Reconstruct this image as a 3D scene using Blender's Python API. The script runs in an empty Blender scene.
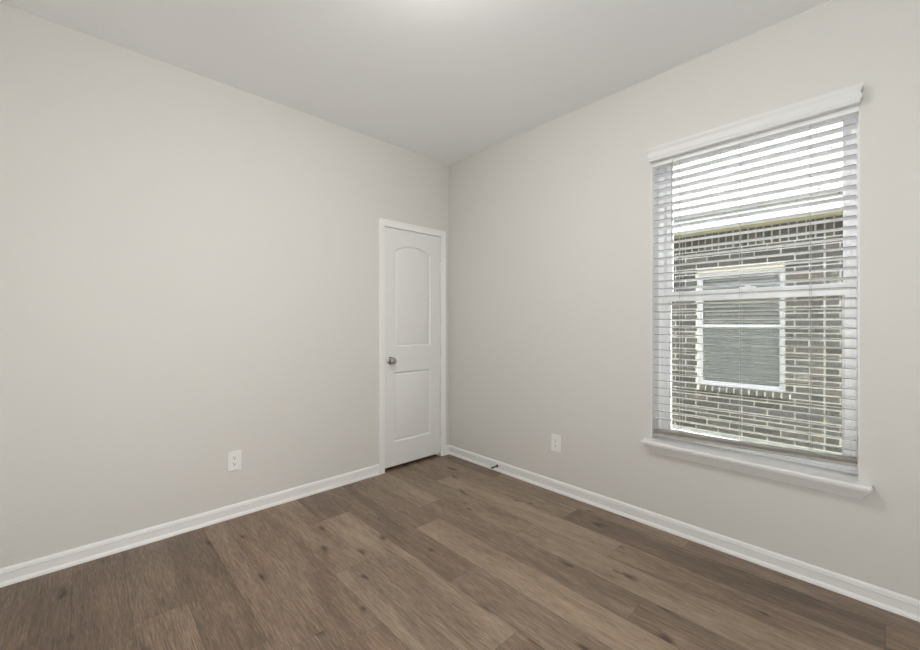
import bpy, bmesh, math, random
from mathutils import Vector, Matrix
random.seed(7)
S = bpy.context.scene
COL = S.collection
PI = math.pi

# ------------------------------------------------------------------ camera
cam_d = bpy.data.cameras.new('camera')
cam_d.sensor_width = 36.0
cam_d.lens = 15.7313
cam_d.shift_y = -1.61 / 920
cam_d.clip_start = 0.02
cam = bpy.data.objects.new('camera', cam_d)
cam.location = (-2.53816, -2.85505, 1.23562)
cam.rotation_euler = (PI / 2, 0, math.radians(46.7868 - 90))
COL.objects.link(cam)
S.camera = cam

# ------------------------------------------------------------------ world, sun, exposure
S.view_settings.view_transform = 'Standard'
S.view_settings.look = 'None'
S.view_settings.exposure = 0.0
S.view_settings.gamma = 1.0
S.view_settings.use_curve_mapping = False
SKY = 3.9
SUN = 8.0
LAMP = 183.0
FILL = 31.0
W = bpy.data.worlds.new('world'); S.world = W
W.use_nodes = True
nt = W.node_tree
sky = nt.nodes.new('ShaderNodeTexSky')
sky.sky_type = 'NISHITA'
sky.sun_disc = False
sky.sun_elevation = math.radians(58)
sky.sun_rotation = math.radians(170)
sky.air_density = 0.8
sky.dust_density = 3.0
sky.ozone_density = 0.6
hs = nt.nodes.new('ShaderNodeHueSaturation'); hs.inputs['Saturation'].default_value = 0.45
nt.links.new(sky.outputs[0], hs.inputs['Color'])
nt.links.new(hs.outputs[0], nt.nodes['Background'].inputs[0])
nt.nodes['Background'].inputs[1].default_value = SKY

sun_d = bpy.data.lights.new('sun', 'SUN')
sun_d.energy = SUN; sun_d.angle = math.radians(0.6); sun_d.color = (1.0, 0.97, 0.93)
sun = bpy.data.objects.new('sun', sun_d); COL.objects.link(sun)
sun.rotation_euler = Vector((-0.02, 0.45, -0.88)).to_track_quat('-Z', 'Y').to_euler()

# sky portal over the outside of the window (importance sampling only, it gives no light of its own)
pt_d = bpy.data.lights.new('window_portal', 'AREA'); pt_d.shape = 'RECTANGLE'; pt_d.size = 0.95; pt_d.size_y = 1.8
pt_d.cycles.is_portal = True
pt = bpy.data.objects.new('window_portal', pt_d); COL.objects.link(pt)
pt.location = (0.26, -2.3165, 1.4)
pt.rotation_euler = Vector((-1, 0, 0)).to_track_quat('-Z', 'Z').to_euler()

# added fill light, sent in through an added doorway beside the camera
fl_d = bpy.data.lights.new('side_fill_light', 'AREA'); fl_d.shape = 'RECTANGLE'; fl_d.size = 0.8; fl_d.size_y = 1.9
fl_d.energy = FILL; fl_d.spread = math.radians(110)
fl_d.color = (0.97, 0.98, 1.0)
fl = bpy.data.objects.new('side_fill_light', fl_d); COL.objects.link(fl)
fl.location = (-3.50, -2.95, 1.05)
fl.rotation_euler = Vector((1, 0.10, 0.25)).to_track_quat('-Z', 'Z').to_euler()

# second added fill light, behind the camera, shining in through an added opening
REAR = 18.0
bl_d = bpy.data.lights.new('rear_fill_light', 'AREA'); bl_d.shape = 'RECTANGLE'; bl_d.size = 1.5; bl_d.size_y = 1.3
bl_d.energy = REAR; bl_d.spread = math.radians(110); bl_d.color = (1.0, 0.99, 0.98)
bl = bpy.data.objects.new('rear_fill_light', bl_d); COL.objects.link(bl)
bl.location = (-2.10, -3.64, 0.85)
bl.rotation_euler = Vector((-0.1, 1, 0.12)).to_track_quat('-Z', 'Z').to_euler()

# ------------------------------------------------------------------ helpers
class MB:
    def __init__(s): s.v = []; s.f = []
    def poly(s, pts):
        n = len(s.v); s.v += [tuple(p) for p in pts]; s.f.append(tuple(range(n, n + len(pts)))); return s
    def box(s, x0, x1, y0, y1, z0, z1):
        n = len(s.v)
        s.v += [(x, y, z) for x in (x0, x1) for y in (y0, y1) for z in (z0, z1)]
        s.f += [tuple(n + i for i in q) for q in ((0, 1, 3, 2), (4, 6, 7, 5), (0, 4, 5, 1), (2, 3, 7, 6), (0, 2, 6, 4), (1, 5, 7, 3))]
        return s
    def grid(s, rows, close=False, cap=False):
        """rows: equal-length point lists joined in order; close joins each row's end to its start; cap fills first and last row"""
        n = len(s.v); m = len(rows[0])
        for r in rows: s.v += [tuple(p) for p in r]
        for i in range(len(rows) - 1):
            for j in range(m if close else m - 1):
                a = n + i * m + j; b = n + i * m + (j + 1) % m
                s.f.append((a, b, b + m, a + m))
        if cap:
            s.f.append(tuple(range(n + m - 1, n - 1, -1)))
            e = n + (len(rows) - 1) * m
            s.f.append(tuple(range(e, e + m)))
        return s
    def tube(s, pts, r, n=10):
        pts = [Vector(p) for p in pts]; rows = []
        for i, p in enumerate(pts):
            d = (pts[min(i + 1, len(pts) - 1)] - pts[max(i - 1, 0)]).normalized()
            a = d.orthogonal().normalized()
            if i and abs(pa.dot(d)) < .99: a = (pa - d * pa.dot(d)).normalized()
            pa = a; b = d.cross(a)
            rr = r[i] if isinstance(r, (list, tuple)) else r
            rows.append([p + (a * math.cos(t) + b * math.sin(t)) * rr for t in [2 * PI * k / n for k in range(n)]])
        return s.grid(rows, True, True)
    def lathe(s, prof, origin, axis, n=32):
        """prof: (distance along axis, radius)"""
        o = Vector(origin); d = Vector(axis).normalized(); a = d.orthogonal().normalized(); b = d.cross(a)
        return s.grid([[o + d * h + (a * math.cos(t) + b * math.sin(t)) * max(r, 1e-5) for t in [2 * PI * k / n for k in range(n)]] for h, r in prof], True, True)
    def build(s, name, m, parent=None, smooth=False, bevel=0, kind=None, segs=2, rot=None):
        me = bpy.data.meshes.new(name)
        off = Vector(parent_world(parent)) if parent else Vector()
        me.from_pydata([tuple(Vector(p) - off) for p in s.v], [], s.f)
        bm = bmesh.new(); bm.from_mesh(me)
        bmesh.ops.recalc_face_normals(bm, faces=bm.faces); bm.to_mesh(me); bm.free()
        for x in (m if isinstance(m, list) else [m]): me.materials.append(x)
        o = bpy.data.objects.new(name, me); COL.objects.link(o)
        if parent: o.parent = parent
        if smooth:
            me.polygons.foreach_set('use_smooth', [True] * len(me.polygons))
            me.set_sharp_from_angle(angle=math.radians(38))
        if bevel:
            b = o.modifiers.new('bevel', 'BEVEL'); b.width = bevel; b.segments = segs; b.limit_method = 'ANGLE'
        if kind: o['kind'] = kind
        return o

def parent_world(o):
    p = Vector()
    while o: p += o.location; o = o.parent
    return p

def thing(name, label, cat, loc=(0, 0, 0), group=None, kind=None):
    o = bpy.data.objects.new(name, None); o.location = loc; o.empty_display_size = .1; COL.objects.link(o)
    return tag(o, label, cat, group, kind)

def tag(o, label, cat, group=None, kind=None):
    o['label'] = label; o['category'] = cat
    if group: o['group'] = group
    if kind: o['kind'] = kind
    return o

def struct(o, label, cat): return tag(o, label, cat, None, 'structure')

# ------------------------------------------------------------------ materials
def mat(name, col, rough=.5, metal=0., spec=.5):
    m = bpy.data.materials.new(name); m.use_nodes = True
    b = m.node_tree.nodes['Principled BSDF']
    b.inputs['Base Color'].default_value = (*col, 1); b.inputs['Roughness'].default_value = rough
    b.inputs['Metallic'].default_value = metal; b.inputs['Specular IOR Level'].default_value = spec
    return m
def N(m, t, **kw):
    n = m.node_tree.nodes.new(t)
    for k, v in kw.items(): setattr(n, k, v)
    return n
def L(m, a, b): m.node_tree.links.new(a, b)
def B(m): return m.node_tree.nodes['Principled BSDF']
def bump(m, scale, strength, dist=.001, detail=3):
    tc = N(m, 'ShaderNodeTexCoord'); nz = N(m, 'ShaderNodeTexNoise'); nz.inputs['Scale'].default_value = scale; nz.inputs['Detail'].default_value = detail
    bp = N(m, 'ShaderNodeBump'); bp.inputs['Strength'].default_value = strength; bp.inputs['Distance'].default_value = dist
    L(m, tc.outputs['Object'], nz.inputs['Vector']); L(m, nz.outputs['Fac'], bp.inputs['Height']); L(m, bp.outputs[0], B(m).inputs['Normal'])
def speckle(m, c0, c1, scale, detail=3):
    tc = N(m, 'ShaderNodeTexCoord'); nz = N(m, 'ShaderNodeTexNoise'); nz.inputs['Scale'].default_value = scale; nz.inputs['Detail'].default_value = detail
    r = N(m, 'ShaderNodeValToRGB'); r.color_ramp.elements[0].position = .35; r.color_ramp.elements[1].position = .65
    r.color_ramp.elements[0].color = (*c0, 1); r.color_ramp.elements[1].color = (*c1, 1)
    L(m, tc.outputs['Object'], nz.inputs['Vector']); L(m, nz.outputs['Fac'], r.inputs[0]); L(m, r.outputs[0], B(m).inputs['Base Color'])

PAINT = mat('wall_paint', (.65, .637, .604), .75, spec=.3); bump(PAINT, 120, .35, .002)
CEIL = mat('ceiling_paint', (.89, .90, .90), .85, spec=.2); bump(CEIL, 90, .3, .002)
TRIM = mat('trim_white', (.82, .82, .805), .38); bump(TRIM, 25, .05)
DOORW = mat('door_white', (.74, .74, .725), .42); bump(DOORW, 60, .08)
VINYL = mat('white_vinyl', (.91, .915, .915), .35); bump(VINYL, 30, .03)
NBLIND = mat('grey_blind', (.26, .275, .265), .5); bump(NBLIND, 40, .05)
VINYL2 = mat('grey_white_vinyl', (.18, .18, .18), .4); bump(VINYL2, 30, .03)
SLAT = mat('blind_white', (.88, .88, .87), .4); bump(SLAT, 40, .05)
VALW = mat('valance_white', (.70, .70, .685), .45); bump(VALW, 40, .05)
EDGE = mat('slat_edge_shade', (.20, .195, .18), .6); bump(EDGE, 60, .05)  # shade on the slats' room-side edge, put into the colour
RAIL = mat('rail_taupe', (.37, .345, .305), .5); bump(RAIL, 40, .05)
CORD = mat('blind_cord', (.40, .40, .38), .8); speckle(CORD, (.36, .36, .34), (.44, .44, .42), 300)
PLATE = mat('outlet_plastic', (.82, .82, .80), .3); bump(PLATE, 50, .02)
DARK = mat('dark_slot', (.03, .03, .03), .6); speckle(DARK, (.02, .02, .02), (.05, .05, .05), 200)
NICKEL = mat('satin_nickel', (.42, .40, .37), .28, 1.0); bump(NICKEL, 200, .04)
SPRING = mat('dark_spring_steel', (.09, .08, .07), .4, .6); speckle(SPRING, (.07, .06, .05), (.13, .12, .10), 150)
MORTAR = mat('mortar', (.27, .262, .228), .95, spec=.1); speckle(MORTAR, (.24, .232, .20), (.30, .292, .258), 14)
CONC = mat('concrete', (.11, .115, .105), .9); speckle(CONC, (.09, .095, .085), (.13, .135, .125), 6)
FASCIA = mat('fascia_paint', (.30, .30, .29), .6); bump(FASCIA, 20, .05)
SOFFIT = mat('soffit_paint', (.22, .208, .155), .7); bump(SOFFIT, 20, .05)
LINTEL = mat('lintel_steel', (.20, .17, .12), .7); speckle(LINTEL, (.18, .15, .10), (.22, .19, .14), 12)
GRASS = mat('dry_grass', (.3, .3, .2), .95); speckle(GRASS, (.25, .26, .15), (.42, .40, .27), 9, 8)
PLYW = mat('subfloor', (.10, .075, .055), .9); speckle(PLYW, (.08, .06, .045), (.12, .09, .065), 5)

def glass(name, tint, refl=1.0):
    m = bpy.data.materials.new(name); m.use_nodes = True; t = m.node_tree; t.nodes.remove(t.nodes['Principled BSDF'])
    tr = N(m, 'ShaderNodeBsdfTransparent'); tr.inputs[0].default_value = (*tint, 1)
    gl = N(m, 'ShaderNodeBsdfGlossy'); gl.inputs['Roughness'].default_value = .01
    fr = N(m, 'ShaderNodeFresnel'); fr.inputs[0].default_value = 1.45
    mx = N(m, 'ShaderNodeMixShader'); out = t.nodes['Material Output']
    L(m, fr.outputs[0], mx.inputs[0]); L(m, tr.outputs[0], mx.inputs[1]); L(m, gl.outputs[0], mx.inputs[2]); L(m, mx.outputs[0], out.inputs[0])
    return m
GLASS = glass('window_glass', (.95, .96, .95))
def screen(name, col, cover):
    m = bpy.data.materials.new(name); m.use_nodes = True; t = m.node_tree; t.nodes.remove(t.nodes['Principled BSDF'])
    tr = N(m, 'ShaderNodeBsdfTransparent'); df = N(m, 'ShaderNodeBsdfDiffuse'); df.inputs[0].default_value = (*col, 1)
    tc = N(m, 'ShaderNodeTexCoord'); nz = N(m, 'ShaderNodeTexNoise'); nz.inputs['Scale'].default_value = 900
    mr = N(m, 'ShaderNodeMapRange'); mr.inputs['To Min'].default_value = cover - .05; mr.inputs['To Max'].default_value = cover + .05
    mx = N(m, 'ShaderNodeMixShader')
    L(m, tc.outputs['Object'], nz.inputs['Vector']); L(m, nz.outputs['Fac'], mr.inputs[0]); L(m, mr.outputs[0], mx.inputs[0])
    L(m, tr.outputs[0], mx.inputs[1]); L(m, df.outputs[0], mx.inputs[2]); L(m, mx.outputs[0], t.nodes['Material Output'].inputs[0])
    return m
SCREEN = screen('insect_mesh', (.40, .40, .38), .08)
SCREEN2 = screen('insect_mesh_dark', (.12, .13, .12), .30)

LAMPG = bpy.data.materials.new('lamp_glass'); LAMPG.use_nodes = True
_b = B(LAMPG); _b.inputs['Base Color'].default_value = (.9, .88, .84, 1); _b.inputs['Emission Color'].default_value = (1.0, .985, .96, 1); _b.inputs['Emission Strength'].default_value = LAMP

def brick_mat():
    m = mat('dark_brick', (.1, .1, .1), .9, spec=.15)
    g = N(m, 'ShaderNodeNewGeometry'); r = N(m, 'ShaderNodeValToRGB'); cr = r.color_ramp; cr.interpolation = 'LINEAR'
    stops = [(0, (.020, .0185, .0165)), (.3, (.028, .0262, .023)), (.55, (.036, .034, .030)), (.78, (.031, .0295, .028)), (.9, (.042, .035, .029)), (1, (.050, .042, .034))]
    cr.elements[0].position = 0; cr.elements[0].color = (*stops[0][1], 1); cr.elements[1].position = 1; cr.elements[1].color = (*stops[-1][1], 1)
    for p, c in stops[1:-1]: e = cr.elements.new(p); e.color = (*c, 1)
    tc = N(m, 'ShaderNodeTexCoord'); mp = N(m, 'ShaderNodeMapping'); mp.inputs['Scale'].default_value = (6, 6, 40)
    nz = N(m, 'ShaderNodeTexNoise'); nz.inputs['Scale'].default_value = 3; nz.inputs['Detail'].default_value = 6
    mx = N(m, 'ShaderNodeMix', data_type='RGBA', blend_type='MULTIPLY'); mx.inputs[0].default_value = .7
    r2 = N(m, 'ShaderNodeValToRGB'); r2.color_ramp.elements[0].position = .3; r2.color_ramp.elements[0].color = (.55, .55, .55, 1); r2.color_ramp.elements[1].position = .7; r2.color_ramp.elements[1].color = (1.35, 1.35, 1.35, 1)
    # mortar smears
    n3 = N(m, 'ShaderNodeTexNoise'); n3.inputs['Scale'].default_value = 4.5; n3.inputs['Detail'].default_value = 7; n3.inputs['Roughness'].default_value = .65
    r3 = N(m, 'ShaderNodeValToRGB'); r3.color_ramp.elements[0].position = .60; r3.color_ramp.elements[0].color = (0, 0, 0, 1); r3.color_ramp.elements[1].position = .72; r3.color_ramp.elements[1].color = (.75, .75, .75, 1)
    m2 = N(m, 'ShaderNodeMix', data_type='RGBA'); m2.inputs[7].default_value = (.20, .192, .165, 1)
    L(m, g.outputs['Random Per Island'], r.inputs[0]); L(m, tc.outputs['Object'], mp.inputs[0]); L(m, mp.outputs[0], nz.inputs['Vector'])
    L(m, nz.outputs['Fac'], r2.inputs[0]); L(m, r.outputs[0], mx.inputs[6]); L(m, r2.outputs[0], mx.inputs[7])
    L(m, tc.outputs['Object'], n3.inputs['Vector']); L(m, n3.outputs['Fac'], r3.inputs[0]); L(m, r3.outputs[0], m2.inputs[0]); L(m, mx.outputs[2], m2.inputs[6])
    L(m, m2.outputs[2], B(m).inputs['Base Color'])
    return m
BRICK = brick_mat()

def shingle_mat():
    m = mat('shingles', (.6, .55, .45), .9, spec=.1)
    tc = N(m, 'ShaderNodeTexCoord'); mp = N(m, 'ShaderNodeMapping')
    br = N(m, 'ShaderNodeTexBrick'); br.inputs['Scale'].default_value = 1; br.inputs['Brick Width'].default_value = .30; br.inputs['Row Height'].default_value = .15
    br.inputs['Mortar Size'].default_value = .006; br.inputs['Color1'].default_value = (.150, .145, .128, 1); br.inputs['Color2'].default_value = (.125, .120, .106, 1); br.inputs['Mortar'].default_value = (.030, .028, .025, 1)
    L(m, tc.outputs['UV'], br.inputs['Vector']); L(m, br.outputs['Color'], B(m).inputs['Base Color'])
    return m
SHING = shingle_mat()

def floor_mat():
    m = mat('oak_vinyl_plank', (.3, .2, .15), .42, spec=.4)
    at = N(m, 'ShaderNodeAttribute'); at.attribute_name = 'plank'      # r: tone, g: seed, b: redness
    sp = N(m, 'ShaderNodeSeparateColor'); L(m, at.outputs['Color'], sp.inputs[0])
    tc = N(m, 'ShaderNodeTexCoord')
    sc = N(m, 'ShaderNodeVectorMath', operation='SCALE'); sc.inputs[0].default_value = (37, 53, 19); L(m, sp.outputs[1], sc.inputs['Scale'])
    ad = N(m, 'ShaderNodeVectorMath', operation='ADD'); L(m, tc.outputs['Object'], ad.inputs[0]); L(m, sc.outputs[0], ad.inputs[1])
    def noise(scale, s, detail, rough=.55, dist=0.):
        mp = N(m, 'ShaderNodeMapping'); mp.inputs['Scale'].default_value = scale; L(m, ad.outputs[0], mp.inputs[0])
        n = N(m, 'ShaderNodeTexNoise'); n.inputs['Scale'].default_value = s; n.inputs['Detail'].default_value = detail; n.inputs['Roughness'].default_value = rough; n.inputs['Distortion'].default_value = dist
        L(m, mp.outputs[0], n.inputs['Vector']); return n.outputs['Fac']
    def mth(op, a, b=None, c=None):
        n = N(m, 'ShaderNodeMath', operation=op)
        for i, q in enumerate((a, b, c)):
            if q is None: continue
            if isinstance(q, (int, float)): n.inputs[i].default_value = q
            else: L(m, q, n.inputs[i])
        return n.outputs[0]
    broad = noise((9, 1.5, 1), 1.0, 3, .5, 1.0)
    grain = noise((80, 4.5, 1), 1.0, 8, .72, 1.4)
    fine = noise((240, 14, 1), 1.0, 4, .7)
    v = mth('ADD', sp.outputs[0], mth('MULTIPLY', mth('SUBTRACT', broad, .5), .55))
    v = mth('ADD', v, mth('MULTIPLY', mth('SUBTRACT', grain, .5), .85))
    v = mth('ADD', v, mth('MULTIPLY', mth('SUBTRACT', fine, .5), .9))
    r = N(m, 'ShaderNodeValToRGB'); cr = r.color_ramp
    stops = [(0, (.078, .056, .041)), (.35, (.190, .138, .099)), (.65, (.34, .260, .190)), (1, (.50, .395, .298))]
    cr.elements[0].color = (*stops[0][1], 1); cr.elements[1].color = (*stops[-1][1], 1)
    for p, c in stops[1:-1]: e = cr.elements.new(p); e.color = (*c, 1)
    L(m, v, r.inputs[0])
    # reddish boards and patches
    red = N(m, 'ShaderNodeMix', data_type='RGBA', blend_type='MULTIPLY'); red.inputs[7].default_value = (1.10, .95, .88, 1)
    L(m, mth('MULTIPLY', sp.outputs[2], noise((5, .9, 1), 1.3, 2)), red.inputs[0]); L(m, r.outputs[0], red.inputs[6])
    # knots: sparse, drawn out along the board
    mp = N(m, 'ShaderNodeMapping'); mp.inputs['Scale'].default_value = (5.2, 2.0, 1); L(m, ad.outputs[0], mp.inputs[0])
    nv = N(m, 'ShaderNodeTexNoise'); nv.inputs['Scale'].default_value = 3; nv.inputs['Detail'].default_value = 3; L(m, mp.outputs[0], nv.inputs['Vector'])
    mv = N(m, 'ShaderNodeMix', data_type='RGBA', blend_type='LINEAR_LIGHT'); mv.inputs[0].default_value = .16; L(m, mp.outputs[0], mv.inputs[6]); L(m, nv.outputs['Color'], mv.inputs[7])
    vo = N(m, 'ShaderNodeTexVoronoi'); vo.voronoi_dimensions = '2D'; vo.inputs['Scale'].default_value = 1.0; L(m, mv.outputs[2], vo.inputs['Vector'])
    sc2 = N(m, 'ShaderNodeSeparateColor'); L(m, vo.outputs['Color'], sc2.inputs[0])
    pick = mth('LESS_THAN', sc2.outputs[0], .62)
    size = mth('MULTIPLY_ADD', sc2.outputs[1], .10, .07)
    k = N(m, 'ShaderNodeMapRange'); k.interpolation_type = 'SMOOTHSTEP'; k.inputs['From Min'].default_value = 1.; k.inputs['From Max'].default_value = 0.0; L(m, mth('DIVIDE', vo.outputs['Distance'], size), k.inputs[0])
    kf = mth('MULTIPLY', mth('MULTIPLY', k.outputs[0], pick), .95)
    kn = N(m, 'ShaderNodeMix', data_type='RGBA', blend_type='MULTIPLY'); kn.inputs[7].default_value = (.30, .26, .25, 1); L(m, kf, kn.inputs[0]); L(m, red.outputs[2], kn.inputs[6])
    # dark mineral streaks
    st = noise((48, 2.2, 1), 1.0, 5, .55, 1.6)
    s2 = N(m, 'ShaderNodeMapRange'); s2.inputs['From Min'].default_value = .60; s2.inputs['From Max'].default_value = .76; s2.inputs['To Max'].default_value = .65; L(m, st, s2.inputs[0])
    sk = N(m, 'ShaderNodeMix', data_type='RGBA', blend_type='MULTIPLY'); sk.inputs[7].default_value = (.5, .46, .43, 1); L(m, s2.outputs[0], sk.inputs[0]); L(m, kn.outputs[2], sk.inputs[6])
    L(m, sk.outputs[2], B(m).inputs['Base Color'])
    bp = N(m, 'ShaderNodeBump'); bp.inputs['Strength'].default_value = .25; bp.inputs['Distance'].default_value = .0006; L(m, grain, bp.inputs['Height']); L(m, bp.outputs[0], B(m).inputs['Normal'])
    return m
FLOOR = floor_mat()

# ------------------------------------------------------------------ room shell
XL, YR, H = -3.05, -3.45, 2.74          # far-left wall, rear wall, ceiling height
WT = .19                                # outer wall thickness
OY0, OY1, OZ0, OZ1 = -2.768, -1.865, .53, 2.286      # window opening
DX0, DX1, DZ = -.724, -.094, 2.054      # door rough opening

# floor: every board an island with its own tone
PW, PL = .1875, 1.405
seams = [0.0] + [-(.1350 + PW * k) for k in range(17)]
first_joint = {0: -.68, 1: -1.443, 2: -1.836, 3: -1.36, 4: -2.108, 5: -.906, 6: -1.42, 7: -1.836, 8: -.99, 9: -1.425, 10: -1.30, 11: -1.20, 12: -.737, 13: -.833, 14: -1.25, 15: -.62}
tones = {(0, 0): .28, (0, 1): .44, (0, 2): .38, (1, 0): .46, (1, 1): .27, (1, 2): .42, (2, 0): .40, (2, 1): .58, (3, 0): .47, (3, 1): .55, (4, 0): .54, (4, 1): .38,
         (5, 0): .36, (5, 1): .54, (6, 0): .31, (6, 1): .46, (7, 0): .30, (7, 1): .54, (7, 2): .32, (8, 0): .48, (8, 1): .45, (9, 0): .42, (9, 1): .40,
         (10, 0): .40, (11, 0): .29, (12, 0): .36, (12, 1): .44, (13, 0): .28, (13, 1): .38, (14, 0): .27, (14, 1): .30, (15, 0): .28}
reds = {(9, 1): .9, (9, 0): .6, (10, 0): .7, (8, 0): .5, (11, 0): .4, (12, 1): .5, (14, 0): .4, (1, 2): .6}
fl_mb = MB(); cols = []
for k in range(len(seams) - 1):
    xb, xa = seams[k], seams[k + 1]
    yj = first_joint.get(k, -random.uniform(.3, 1.4))
    while yj < -PL + .02 - 0: yj += PL
    y_top = .60; js = [yj]
    while js[-1] > YR: js.append(js[-1] - PL)
    edges = [y_top] + ([yj + PL] if yj + PL < y_top else []) + js
    idx0 = 0
    vis = [e for e in edges if e < -0.005]
    for i in range(len(edges) - 1):
        a, b = edges[i], max(edges[i + 1], YR - .12)
        if a <= b: continue
        key = (k, sum(1 for e in edges[:i + 1] if e < -.06))
        t = tones.get(key, random.uniform(.36, .50)); rd = reds.get(key, random.uniform(0, .35))
        g = .0006
        fl_mb.poly([(xa + g, b + g, 0), (xb - g, b + g, 0), (xb - g, a - g, 0), (xa + g, a - g, 0)])
        cols.append((t, random.random(), rd))
nplank = len(fl_mb.f)
fl_mb.box(XL - .15, .0, YR - .15, .62, -.12, -.0012)
floor = fl_mb.build('floor', [FLOOR, PLYW])
fm = floor.data
ca = fm.color_attributes.new('plank', 'FLOAT_COLOR', 'CORNER')
for p in fm.polygons:
    c = cols[p.index] if p.index < nplank else (.4, .5, .2)
    if p.index >= nplank: p.material_index = 1
    for li in p.loop_indices: ca.data[li].color = (*c, 1)
struct(floor, 'brown oak plank floor of the empty room', 'floor')

o = MB().box(XL - .2, .32, YR - .2, .75, H, H + .15).build('ceiling', CEIL); struct(o, 'plain light grey textured ceiling', 'ceiling')
m = MB()                                  # wall with the door (its room face is y = 0)
m.box(XL - .12, DX0, 0, .115, -.0, H).box(DX1, .0, 0, .115, 0, H).box(DX0, DX1, 0, .115, DZ, H)
o = m.build('wall_left', PAINT); struct(o, 'long pale greige wall with the door near its corner', 'wall')
m = MB()                                  # wall with the window (its room face is x = 0)
m.box(0, WT, OY1, .115, -.12, H).box(0, WT, YR - .12, OY0, -.12, H).box(0, WT, OY0, OY1, -.12, OZ0 - .018).box(0, WT, OY0, OY1, OZ1, H)
o = m.build('wall_right', PAINT); struct(o, 'pale greige wall with the window in it', 'wall')
HY0_, HY1_, HZ = -3.36, -2.54, 2.04  # doorway added to let the side fill light in
m = MB().box(XL - .12, XL, YR - .12, HY0_, 0, H).box(XL - .12, XL, HY1_, 0, 0, H).box(XL - .12, XL, HY0_, HY1_, HZ, H)
o = m.build('wall_far', PAINT); struct(o, 'greige side wall outside the picture on the left with a doorway added for fill light', 'wall')
RX0, RX1 = -2.90, -1.30  # opening added so the rear fill light reaches the room
m = MB().box(XL, RX0, YR - .12, YR, 0, H).box(RX1, 0, YR - .12, YR, 0, H).box(RX0, RX1, YR - .12, YR, HZ, H)
o = m.build('wall_rear', PAINT); struct(o, 'greige wall behind the viewer with a wide opening added for fill light', 'wall')
m = MB().box(-1.3, -1.25, .115, .62, -.0, H).box(-.0, .05, .115, .62, 0, H).box(-1.3, .05, .57, .62, 0, H)
o = m.build('wall_closet', PAINT); struct(o, 'closet walls behind the closed white door', 'wall')
o = MB().box(XL - .95, XL - .12, YR - .9, -2.4, -.1, -.001).box(XL - .12, -.9, YR - .9, YR - .12, -.1, -.001).build('floor_fill_bay', PLYW); struct(o, 'added unseen floor under the fill lights outside the two openings', 'floor')  # unseen floor added for the fill light bay
m = MB().box(XL - 1.0, XL - .95, YR - .95, -2.38, 0, H).box(XL - .95, XL - .12, -2.43, -2.38, 0, H).box(XL - 1.0, -.85, YR - .95, YR - .90, 0, H).box(-.90, -.85, YR - .90, YR - .12, 0, H)  # unseen enclosure added to house the fill lights and keep sky out
m.box(XL - 1.0, XL - .12, YR - .12, -2.38, H - .25, H).box(XL - 1.0, -.85, YR - .95, YR - .12, H - .25, H)
o = m.build('wall_fill_bay', PAINT); struct(o, 'added unseen walls around the fill lights beside and behind the viewer', 'wall')

# baseboards
BP = [(0, 0), (.015, 0), (.015, .004), (.0145, .008), (.0125, .014), (.0095, .019), (.0075, .0215), (.0075, .058), (.0112, .0605), (.0112, .0635), (.0092, .0655), (.0092, .068), (.0098, .070), (.0085, .0765), (.0045, .083), (0, .084)]
def base_y(name, xa, xb, label, ma=False, mb=False):     # along the wall y = 0
    MB().grid([[(xa, -d, z) for d, z in BP], [(xb - (d if mb else 0), -d, z) for d, z in BP]], False, True)
    m = MB(); m.grid([[(xa, -d, z) for d, z in BP], [(xb - (d if mb else 0), -d, z) for d, z in BP]], False, True)
    return struct(m.build(name, TRIM), label, 'baseboard')
base_y('baseboard_left', XL, -.7715, 'white baseboard along the left wall up to the door casing')
base_y('baseboard_corner', -.050, 0, 'short white baseboard stub between door casing and corner', mb=True)
m = MB().grid([[(-d, -d, z) for d, z in BP], [(-d, YR, z) for d, z in BP]], False, True)
struct(m.build('baseboard_right', TRIM), 'white baseboard along the wall under the window', 'baseboard')

# ------------------------------------------------------------------ door
door = thing('door_1', 'white two panel arched top interior door beside the room corner', 'door', (-.409, 0, 0), kind='structure')
# casing, mitred profile on three sides (w measured inwards from the outer edge)
CO0, CO1, CT = -.7715, -.050, 2.098
CP = [(0, 0), (0, .015), (.004, .0165), (.012, .0165), (.016, .0145), (.020, .0135), (.028, .0125), (.036, .0105), (.040, .0108), (.045, .0115), (.052, .0095), (.056, .008), (.057, .006), (.057, 0)]
m = MB().grid([[(CO0 + w, -t, 0) for w, t in CP], [(CO0 + w, -t, CT - w) for w, t in CP], [(CO1 - w, -t, CT - w) for w, t in CP], [(CO1 - w, -t, 0) for w, t in CP]], False, True)
m.build('door_casing', TRIM, door)
m = MB().box(DX0, -.7115, -.001, .115, 0, 2.0415).box(-.1055, DX1, -.001, .115, 0, 2.0415).box(DX0, DX1, -.001, .115, 2.0415, DZ)
m.box(-.7115, -.700, .040, .055, 0, 2.0415).box(-.117, -.1055, .040, .055, 0, 2.0415).box(-.7115, -.1055, .040, .055, 2.030, 2.0415)
m.build('door_jamb', TRIM, door)

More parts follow.
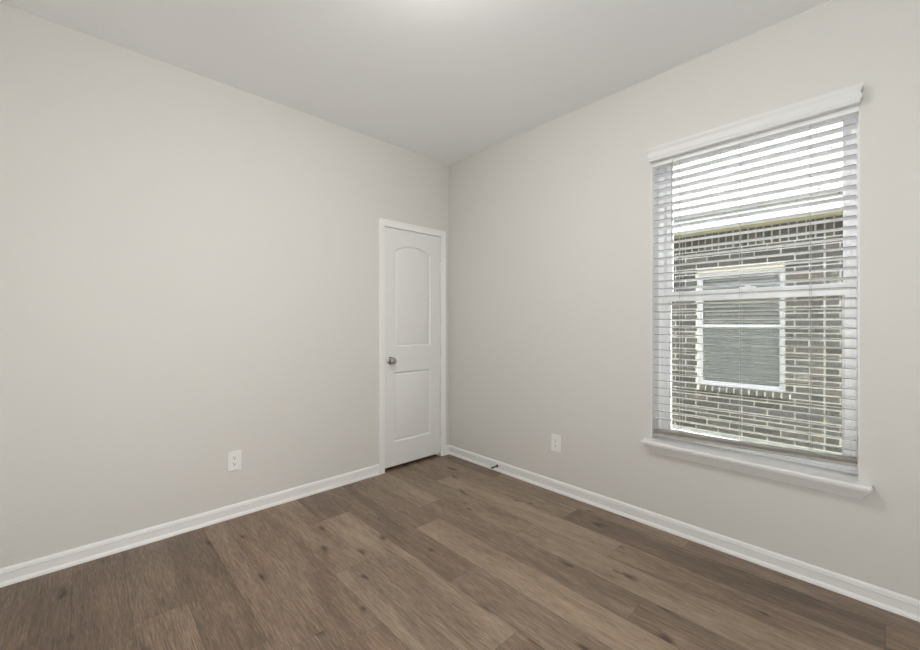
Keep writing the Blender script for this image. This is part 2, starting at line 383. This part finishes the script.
def door_leaf():
    x0, x1, z0, z1, yf, th = -.7085, -.1085, .031, 2.0375, .002, .035
    bm = bmesh.new()
    def panel(kind, inset):
        if kind == 'low': a, b, c, d = -.620 + inset, -.2195 - inset, .230 + inset, .822 - inset; return [(a, c), (b, c), (b, d), (a, d)]
        a, b, c = -.618 + inset, -.2195 - inset, 1.036 + inset
        zs, zp = 1.851, 1.908
        hw = (.618 - .2195) / 2; sag = zp - zs; R = (hw * hw + sag * sag) / (2 * sag); cz = zp - R; cx = -.41875
        Ri = R - inset; pts = [(a, c), (b, c)]
        half = (b - a) / 2
        for i in range(17):
            x = half - 2 * half * i / 16
            pts.append((cx + x, cz + math.sqrt(Ri * Ri - x * x)))
        return pts
    outer = [(x0, z0), (x1, z0), (x1, z1), (x0, z1)]
    def ring(pts, y): return [bm.verts.new((x + .409, y, z)) for x, z in pts]
    eo = ring(outer, yf)
    edges = [bm.edges.new((eo[i], eo[(i + 1) % 4])) for i in range(4)]
    for kind in ('up', 'low'):
        prev = None
        for inset, dep in ((0, 0), (.003, .0015), (.007, .0080), (.011, .0110), (.017, .0110), (.032, .0045), (.036, .0035)):
            rg = ring(panel(kind, inset), yf + dep); n = len(rg)
            if prev is None: edges += [bm.edges.new((rg[i], rg[(i + 1) % n])) for i in range(n)]
            else:
                for i in range(n): bm.faces.new((prev[i], prev[(i + 1) % n], rg[(i + 1) % n], rg[i]))
            prev = rg
        bm.faces.new(prev)
    bmesh.ops.triangle_fill(bm, edges=edges, use_beauty=True, use_dissolve=False)
    bk = ring(outer, yf + th)
    bm.faces.new(bk)
    for i in range(4): bm.faces.new((eo[i], eo[(i + 1) % 4], bk[(i + 1) % 4], bk[i]))
    bmesh.ops.recalc_face_normals(bm, faces=bm.faces)
    me = bpy.data.meshes.new('door_leaf'); bm.to_mesh(me); bm.free()
    me.materials.append(DOORW)
    o = bpy.data.objects.new('door_leaf', me); COL.objects.link(o); o.parent = door
    me.polygons.foreach_set('use_smooth', [True] * len(me.polygons)); me.set_sharp_from_angle(angle=math.radians(20))
    return o
leaf = door_leaf()
KX, KZ = -.656, .923
knob = MB().lathe([(0, .0325), (.004, .0325), (.008, .029), (.010, .020), (.012, .0125), (.028, .0115), (.032, .016), (.038, .0235), (.045, .0275), (.052, .0278), (.058, .0245), (.062, .017), (.0635, .008), (.0637, 0)], (KX, .002, KZ), (0, -1, 0), 40).build('knob', NICKEL, leaf, True)
knob['label'] = 'satin nickel round door knob'
for z in (1.86, 1.05, .26):
    h = MB().tube([(-.1065, -.004, z - .045), (-.1065, -.004, z + .045)], .0058, 14).box(-.1075, -.1005, -.0005, .004, z - .044, z + .044)
    h.tube([(-.1065, -.004, z - .0485), (-.1065, -.004, z - .045)], .0042, 12).tube([(-.1065, -.004, z + .045), (-.1065, -.004, z + .0485)], .0042, 12)
    hb = h.build('hinge', DOORW, door, True)
    MB().tube([(-.1065, -.0075, z - .052), (-.1065, -.0045, z - .048)], .0036, 10).build('hinge_pin', NICKEL, hb, True)

# ------------------------------------------------------------------ window
win = thing('window_1', 'white vinyl single hung window behind the blinds', 'window', (.14, (OY0 + OY1) / 2, OZ0), kind='structure')
def ring_frame(y0, y1, z0, z1, prof):
    """prof: (inset w, x) swept round the rectangle with mitred corners; y0 < y1"""
    rows = [[(x, y0 + w, z0 + w) for w, x in prof], [(x, y1 - w, z0 + w) for w, x in prof], [(x, y1 - w, z1 - w) for w, x in prof], [(x, y0 + w, z1 - w) for w, x in prof]]
    m = MB(); n = len(prof)
    for r in rows: m.v += r
    for i in range(4):
        for j in range(n):
            a, b = i * n + j, i * n + (j + 1) % n; c, d = ((i + 1) % 4) * n + (j + 1) % n, ((i + 1) % 4) * n + j
            m.f.append((a, b, c, d))
    return m
ring_frame(OY0, OY1, OZ0, OZ1, [(0, .185), (0, .100), (.012, .100), (.012, .106), (.026, .106), (.026, .112), (.034, .112), (.034, .185)]).build('window_frame', VINYL, win, bevel=.0015)
ml = MB().box(.0005, .0995, OY1 - .003, OY1 + .0005, OZ0 + .0005, OZ1 - .0005).box(.0005, .0995, OY0 - .0005, OY0 + .003, OZ0 + .0005, OZ1 - .0005).box(.0005, .0995, OY0, OY1, OZ1 - .003, OZ1 + .0005)
ml.build('jamb_liner', TRIM, win)
up = ring_frame(OY0 + .030, OY1 - .030, 1.385, OZ1 - .03, [(0, .182), (0, .152), (.022, .152), (.026, .158), (.033, .162), (.033, .182)]).build('upper_sash', VINYL, win, bevel=.001)
MB().box(.168, .172, OY0 + .055, OY1 - .055, 1.41, OZ1 - .055).build('pane', GLASS, up)
low = ring_frame(OY0 + .026, OY1 - .026, .541, 1.43, [(0, .150), (0, .118), (.010, .116), (.028, .116), (.031, .122), (.038, .127), (.038, .150)])
low.box(.1165, .150, OY0 + .034, OY1 - .034, 1.372, 1.4295)
low = low.build('lower_sash', VINYL, win, bevel=.001)
MB().box(.134, .138, OY0 + .058, OY1 - .058, .570, 1.40).build('pane', GLASS, low)
lk = MB().box(.118, .150, -2.36, -2.29, 1.430, 1.437).lathe([(0, .012), (.008, .012), (.011, .009)], (.135, -2.325, 1.437), (0, 0, 1), 20).box(.118, .135, -2.331, -2.319, 1.439, 1.446)
lk.build('sash_lock', VINYL, low, bevel=.001)
sc = ring_frame(OY0 + .032, OY1 - .032, .535, 1.40, [(0, .184), (0, .176), (.014, .176), (.014, .184)]).build('screen_frame', VINYL, win)
MB().poly([(.180, OY0 + .04, .545), (.180, OY1 - .04, .545), (.180, OY1 - .04, 1.392), (.180, OY0 + .04, 1.392)]).build('insect_screen', SCREEN, sc)

# stool and apron (one painted window sill)
trim = thing('trim_1', 'white window sill with moulded apron below the window', 'window sill', (0, (OY0 + OY1) / 2, .5), kind='structure')
m = MB()
so = [(.112, OY0 + .0005), (.112, OY1 - .0005), (-.0005, OY1 - .0005), (-.0005, -1.826), (-.064, -1.826), (-.070, -1.832), (-.070, -2.804), (-.064, -2.810), (-.0005, -2.810), (-.0005, OY0 + .0005)]
m.grid([[(x, y, .513) for x, y in so], [(x, y, .531) for x, y in so]], True, True)
m.build('sill_board', TRIM, trim, bevel=.004, segs=3)
def moulding(prof, ya, yb):
    """profile (d out of the wall, z) run along y with mitred returns at both ends"""
    m = MB()
    m.grid([[(-.0003, yb + d, z) for d, z in prof], [(-d, yb + d, z) for d, z in prof], [(-d, ya - d, z) for d, z in prof], [(-.0003, ya - d, z) for d, z in prof]], False, False)
    return m
AP = [(0, .452), (.014, .452), (.020, .455), (.021, .460), (.024, .464), (.029, .470), (.033, .478), (.037, .486), (.043, .492), (.045, .498), (.048, .500), (.048, .513), (0, .513)]
moulding(AP, -2.755, -1.884).build('apron', TRIM, trim, True)

# ------------------------------------------------------------------ blind
blind = thing('window_blind', 'white faux wood slat blind with valance hanging in the window', 'blind', (.03, (OY0 + OY1) / 2, 2.2))
VP = [(.0005, 2.213), (.034, 2.213), (.037, 2.216), (.037, 2.224), (.041, 2.228), (.043, 2.236), (.043, 2.243), (.0395, 2.252), (.039, 2.262), (.0415, 2.270), (.045, 2.274), (.047, 2.279), (.048, 2.284), (.048, 2.291), (.034, 2.291), (.034, 2.285), (.0005, 2.285)]
moulding(VP, -2.735, -1.900).build('valance', VALW, blind, True)
BY0, BY1 = OY0 + .011, OY1 - .012
MB().box(.003, .060, OY0 + .0035, OY1 - .0035, 2.190, 2.250).build('headrail', SLAT, blind, bevel=.002)
TILT = math.radians(-5.5)
def slat_mesh():
    me_rows = []; n = 8
    for y in (BY0, BY1):
        top = []; bot = []
        for i in range(n + 1):
            u = -.025 + .05 * i / n; c = .0009 * (1 - (u / .025) ** 2)
            top.append((u, c + .0014)); bot.append((u, c - .0014))
        me_rows.append([(u * math.cos(TILT) - w * math.sin(TILT) + .0305, y, u * math.sin(TILT) + w * math.cos(TILT)) for u, w in top + bot[::-1]])
    return MB().grid(me_rows, True, True)
s0 = None
for k in range(-15, 18):
    z = 1.355 + .0462 * k - .0043
    if s0 is None:
        s0 = slat_mesh(); s0.v = [(x, y, zz + z) for x, y, zz in s0.v]; z0 = z
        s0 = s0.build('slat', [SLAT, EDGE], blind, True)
        for p in s0.data.polygons:                  # room-side edge of the slat, shade painted as a darker colour
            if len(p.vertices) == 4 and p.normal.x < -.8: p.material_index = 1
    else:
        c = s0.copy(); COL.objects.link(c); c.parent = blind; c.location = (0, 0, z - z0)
# bottom rail with slats resting on it, hanging a little lower on its left
def tilted(y, z): return z + (y - BY1) * (-.034 / (BY1 - BY0))
def rail_box(z0, z1, xa, xb, ya, yb):
    m = MB().box(xa, xb, ya, yb, z0, z1); m.v = [(x, y, tilted(y, z)) for x, y, z in m.v]; return m
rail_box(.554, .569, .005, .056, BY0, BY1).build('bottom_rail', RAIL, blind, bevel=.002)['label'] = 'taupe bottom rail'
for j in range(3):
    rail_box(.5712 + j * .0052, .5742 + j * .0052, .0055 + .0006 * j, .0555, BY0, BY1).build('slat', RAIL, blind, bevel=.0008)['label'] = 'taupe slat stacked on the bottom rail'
for y in (-2.021, -2.315, -2.600):
    zb = tilted(y, .573)
    ld = MB()
    for x in (.0035, .0575): ld.tube([(x, y, zb), (x, y, 2.195)], .0007, 6)
    for k in range(-15, 18):
        z = 1.355 + .0462 * k - .0060
        ld.tube([(.0035, y, z + .0048), (.0575, y, z - .0048)], .0006, 5)
    ld.tube([(.0305, y + .006, zb), (.0305, y + .006, 2.195)], .0006, 6)
    ld.build('ladder_cord', CORD, blind)
    MB().lathe([(0, .0075), (.002, .0075), (.004, .005), (.009, .003)], (.0035, y, tilted(y, .562)), (-1, 0, 0), 14).build('cord_button', RAIL, blind, True)
wd = MB().tube([(-.003, -1.985, 2.195), (-.007, -1.985, 2.175)], .0022, 8).tube([(-.007, -1.985, 2.178), (-.008, -1.985, 1.735), (-.008, -1.985, 1.722)], [.0040, .0040, .0052], 6)
wd.build('tilt_wand', CORD, blind, True)

# ------------------------------------------------------------------ outlets and door stop
def outlet(name, label, loc, rotz, w, h):
    """built facing -y about the origin, then placed"""
    t = thing(name, label, 'outlet', (0, 0, 0), 'wall outlets')
    MB().box(-w / 2, w / 2, -.0065, 0, -h / 2, h / 2).build('cover_plate', PLATE, t, bevel=.0028, segs=3)
    for sz in (.0195, -.0195):
        pts = [(.0172 * max(-.78, min(.78, math.cos(a))) / .78, .0172 * max(-.80, min(.80, math.sin(a)))) for a in [2 * PI * i / 28 for i in range(28)]]
        pts = [(.0160 * math.cos(a), max(-.0125, min(.0125, .0168 * math.sin(a)))) for a in [2 * PI * i / 32 for i in range(32)]]
        r = MB().grid([[(x, -.0062, sz + z) for x, z in pts], [(x, -.0082, sz + z) for x, z in pts]], True, True).build('receptacle', PLATE, t)
        MB().box(-.0078, -.0052, -.00835, -.0078, sz - .0005, sz + .0085).build('slot', DARK, r)
        MB().box(.0054, .0076, -.00835, -.0078, sz + .0005, sz + .0078).build('slot', DARK, r)
        MB().lathe([(0, .0032), (.0006, .0032)], (0, -.00778, sz - .0065), (0, -1, 0), 14).build('slot', DARK, r)
    MB().lathe([(0, .0032), (.001, .0030), (.0014, .002)], (0, -.0063, 0), (0, -1, 0), 16).build('screw', PLATE, t, True)
    t.location = loc; t.rotation_euler = (0, 0, rotz)
    return t
outlet('wall_outlet', 'white duplex wall outlet on the wall left of the door', (-1.831, 0, .3605), 0, .078, .124)
outlet('wall_outlet', 'white duplex wall outlet on the wall under and left of the window', (0, -1.186, .3565), -PI / 2, .078, .126)

ds = thing('door_stop', 'small dark spring door stop sticking out of the baseboard near the corner', 'door stop', (-.0095, -.619, .044))
MB().lathe([(0, .0115), (.003, .0115), (.006, .008), (.008, .0065)], (-.0095, -.619, .044), (-1, 0, 0), 18).build('base', SPRING, ds, True)
MB().tube([(-.0095 - .006 - .052 * i / 120, -.619 + .0052 * math.cos(i * .62), .044 + .0052 * math.sin(i * .62)) for i in range(121)], .0013, 6).build('spring', SPRING, ds, True)
MB().lathe([(0, .006), (.002, .0078), (.010, .0078), (.013, .006), (.0135, 0)], (-.066, -.619, .044), (-1, 0, 0), 16).build('rubber_tip', DARK, ds, True)

# ceiling light (just above the top of the picture; its glow shows on the ceiling)
LX, LY = -1.66, -1.74
lamp = thing('ceiling_light', 'round flush mount ceiling light just above the top edge of the photo', 'ceiling light', (LX, LY, H))
MB().lathe([(0, .135), (.014, .135), (.018, .128), (.020, .10)], (LX, LY, H), (0, 0, -1), 40).build('base', TRIM, lamp, True)
MB().lathe([(.018, .105), (.030, .105), (.046, .098), (.064, .078), (.076, .048), (.081, .02), (.0812, 0)], (LX, LY, H), (0, 0, -1), 40).build('diffuser', LAMPG, lamp, True)

# ------------------------------------------------------------------ outside
o = MB().box(WT, 16, -14, 12, -.45, -.25).build('ground', GRASS); struct(o, 'strip of dry grass between the two houses', 'ground')
house = thing('house', 'neighbouring dark brick house with white window seen through the blinds', 'house', (2.75, -1.72, -.25))
HXW, HY0, HY1 = 2.75, -8.0, 6.0
NY0, NY1, NZ0, NZ1 = -2.122, -1.317, .524, 1.822         # neighbour's window
m = MB().box(HXW + .012, HXW + .25, HY0, NY0, -.02, 2.32).box(HXW + .012, HXW + .25, NY1, HY1, -.02, 2.32).box(HXW + .012, HXW + .25, NY0, NY1, -.02, NZ0).box(HXW + .012, HXW + .25, NY0, NY1, NZ1, 2.32)
m.box(HXW - .021, HXW + .06, NY0 - .05, NY1, NZ0 - .064, NZ0 - .020)
nm = len(m.f)
Hc, Lb, J = .0675, .226, .0155
JY = -2.431
def brick(y0, y1, z0, z1):
    y0 += J / 2 + random.uniform(-.002, .002); y1 -= J / 2 + random.uniform(-.002, .002); z0 += J / 2; z1 -= J / 2
    if y1 - y0 < .02: return
    m.box(HXW + random.uniform(-.001, .002), HXW + .05, y0, y1, z0, z1)
def row(z0, z1, ya, yb, start, step):
    """bricks of one course between ya and yb with a joint at start + n*step"""
    n = math.floor((ya - start) / step); y = start + n * step
    while y < yb - .001:
        a, b = max(y, ya), min(y + step, yb)
        # cut round the window opening
        if z1 > NZ0 - .062 and z0 < NZ1 + .002 and b > NY0 - (.05 if z0 < NZ0 - .01 else 0) and a < NY1 + (.0 if z0 < NZ0 - .01 else 0):
            w0 = NY0 - (.05 if z0 < NZ0 - .01 else 0); w1 = NY1
            if a < w0 - .03: brick(a, w0, z0, z1)
            if b > w1 + .03: brick(w1, b, z0, z1)
        else: brick(a, b, z0, z1)
        y += step
ZT = 2.082
k = 0
while ZT - Hc * (k + 1) > -.04:
    z1 = ZT - Hc * k; z0 = z1 - Hc; off = Lb / 2 if k % 2 else 0
    row(z0, z1, JY, 3.0, JY + off, Lb)
    row(z0, z1, -5.2, JY, JY - off, Lb)
    k += 1
row(ZT, 2.276, JY, 3.0, JY, .0690); row(ZT, 2.276, -5.2, JY, JY, .0690)
row_y = NY0 - .05
while row_y < NY1 - .03:                                     # sloping rowlock sill under the window
    y1 = row_y + .0695; n = len(m.v)
    m.box(HXW - .028, HXW + .06, row_y + J / 2, y1 - J / 2, NZ0 - .066, NZ0 - .012)
    for i in range(n, n + 8):
        x, y, z = m.v[i]
        if z > NZ0 - .02: m.v[i] = (x, y, z + (x - HXW) * .22)
    row_y = y1
bw = m.build('brick_wall', [MORTAR, BRICK], house)
bw.data.polygons.foreach_set('material_index', [0 if i < nm else 1 for i in range(len(bw.data.polygons))])
MB().box(HXW + .005, HXW + .3, HY0, HY1, -.30, -.022).build('foundation', CONC, house)
MB().box(HXW + .002, HXW + .03, NY0 - .03, NY1 + .03, NZ1 + .001, NZ1 + .018).build('lintel', LINTEL, house)
EX, EZ = 2.50, 2.281
MB().box(EX + .02, HXW + .1, HY0 - .3, HY1 + .3, EZ, EZ + .02).build('soffit', SOFFIT, house)
MB().box(EX, EX + .022, HY0 - .3, HY1 + .3, EZ - .006, EZ + .158).build('fascia', FASCIA, house)
P = .62; RX = 6.5
rz = lambda x: EZ + .150 + (x - (EX - .02)) * P
m = MB()
ya, yb = HY0 - .3, HY1 + .3
n_c = 42
for i in range(n_c):                                         # overlapping shingle courses
    xa = EX - .02 + RX * i / n_c; xb = EX - .02 + RX * (i + 1.15) / n_c
    m.poly([(xa, ya, rz(xa) + .010), (xb, ya, rz(xb) + .001), (xb, yb, rz(xb) + .001), (xa, yb, rz(xa) + .010)])
    m.poly([(xa, ya, rz(xa) - .004), (xa, ya, rz(xa) + .010), (xa, yb, rz(xa) + .010), (xa, yb, rz(xa) - .004)])
xe = EX - .02 + RX
m.poly([(EX - .02, ya, rz(EX - .02) - .02), (xe, ya, rz(xe) - .02), (xe, yb, rz(xe) - .02), (EX - .02, yb, rz(EX - .02) - .02)])
m.poly([(xe, ya, rz(xe)), (xe + RX, ya, rz(EX)), (xe + RX, yb, rz(EX)), (xe, yb, rz(xe))])
rf = m.build('roof', SHING, house)
uv = rf.data.uv_layers.new(name='UVMap')
sl = math.sqrt(1 + P * P); ce = RX / n_c * sl
for p in rf.data.polygons:
    for li in p.loop_indices:
        v = rf.data.vertices[rf.data.loops[li].vertex_index].co + Vector((2.75, -1.72, -.25))
        uv.data[li].uv = (v.y, (v.x - (EX - .02)) * sl * .15 / ce + .03)
# neighbour's window
nw = ring_frame(NY0, NY1, NZ0, NZ1, [(0, HXW + .10), (0, HXW + .018), (.020, HXW + .018), (.020, HXW + .034), (.044, HXW + .034), (.044, HXW + .10)])
nw.box(HXW + .030, HXW + .09, NY0 + .03, NY1 - .03, 1.182, 1.224)
nw = nw.build('window', VINYL2, house, bevel=.002)
MB().box(HXW + .060, HXW + .064, NY0 + .04, NY1 - .04, NZ0 + .04, NZ1 - .04).build('pane', GLASS, nw)
MB().poly([(HXW + .044, NY0 + .045, NZ0 + .045), (HXW + .044, NY1 - .045, NZ0 + .045), (HXW + .044, NY1 - .045, 1.185), (HXW + .044, NY0 + .045, 1.185)]).build('insect_screen', SCREEN2, nw)
m = MB()
z = NZ0 + .06
while z < NZ1 - .02:
    m.grid([[(HXW + .120, y, z - .010), (HXW + .144, y, z + .007), (HXW + .168, y, z + .016), (HXW + .168, y, z + .0135), (HXW + .144, y, z + .0045), (HXW + .120, y, z - .0125)] for y in (NY0 + .02, NY1 - .02)], True, True)
    z += .0445
m.build('window_blind', NBLIND, nw)
MB().box(HXW + .24, HXW + .8, NY0 - .3, NY1 + .3, NZ0 - .3, NZ0 - .28).box(HXW + .8, HXW + .82, NY0 - .3, NY1 + .3, NZ0 - .3, NZ1 + .3).build('dark_interior', PLYW, nw)
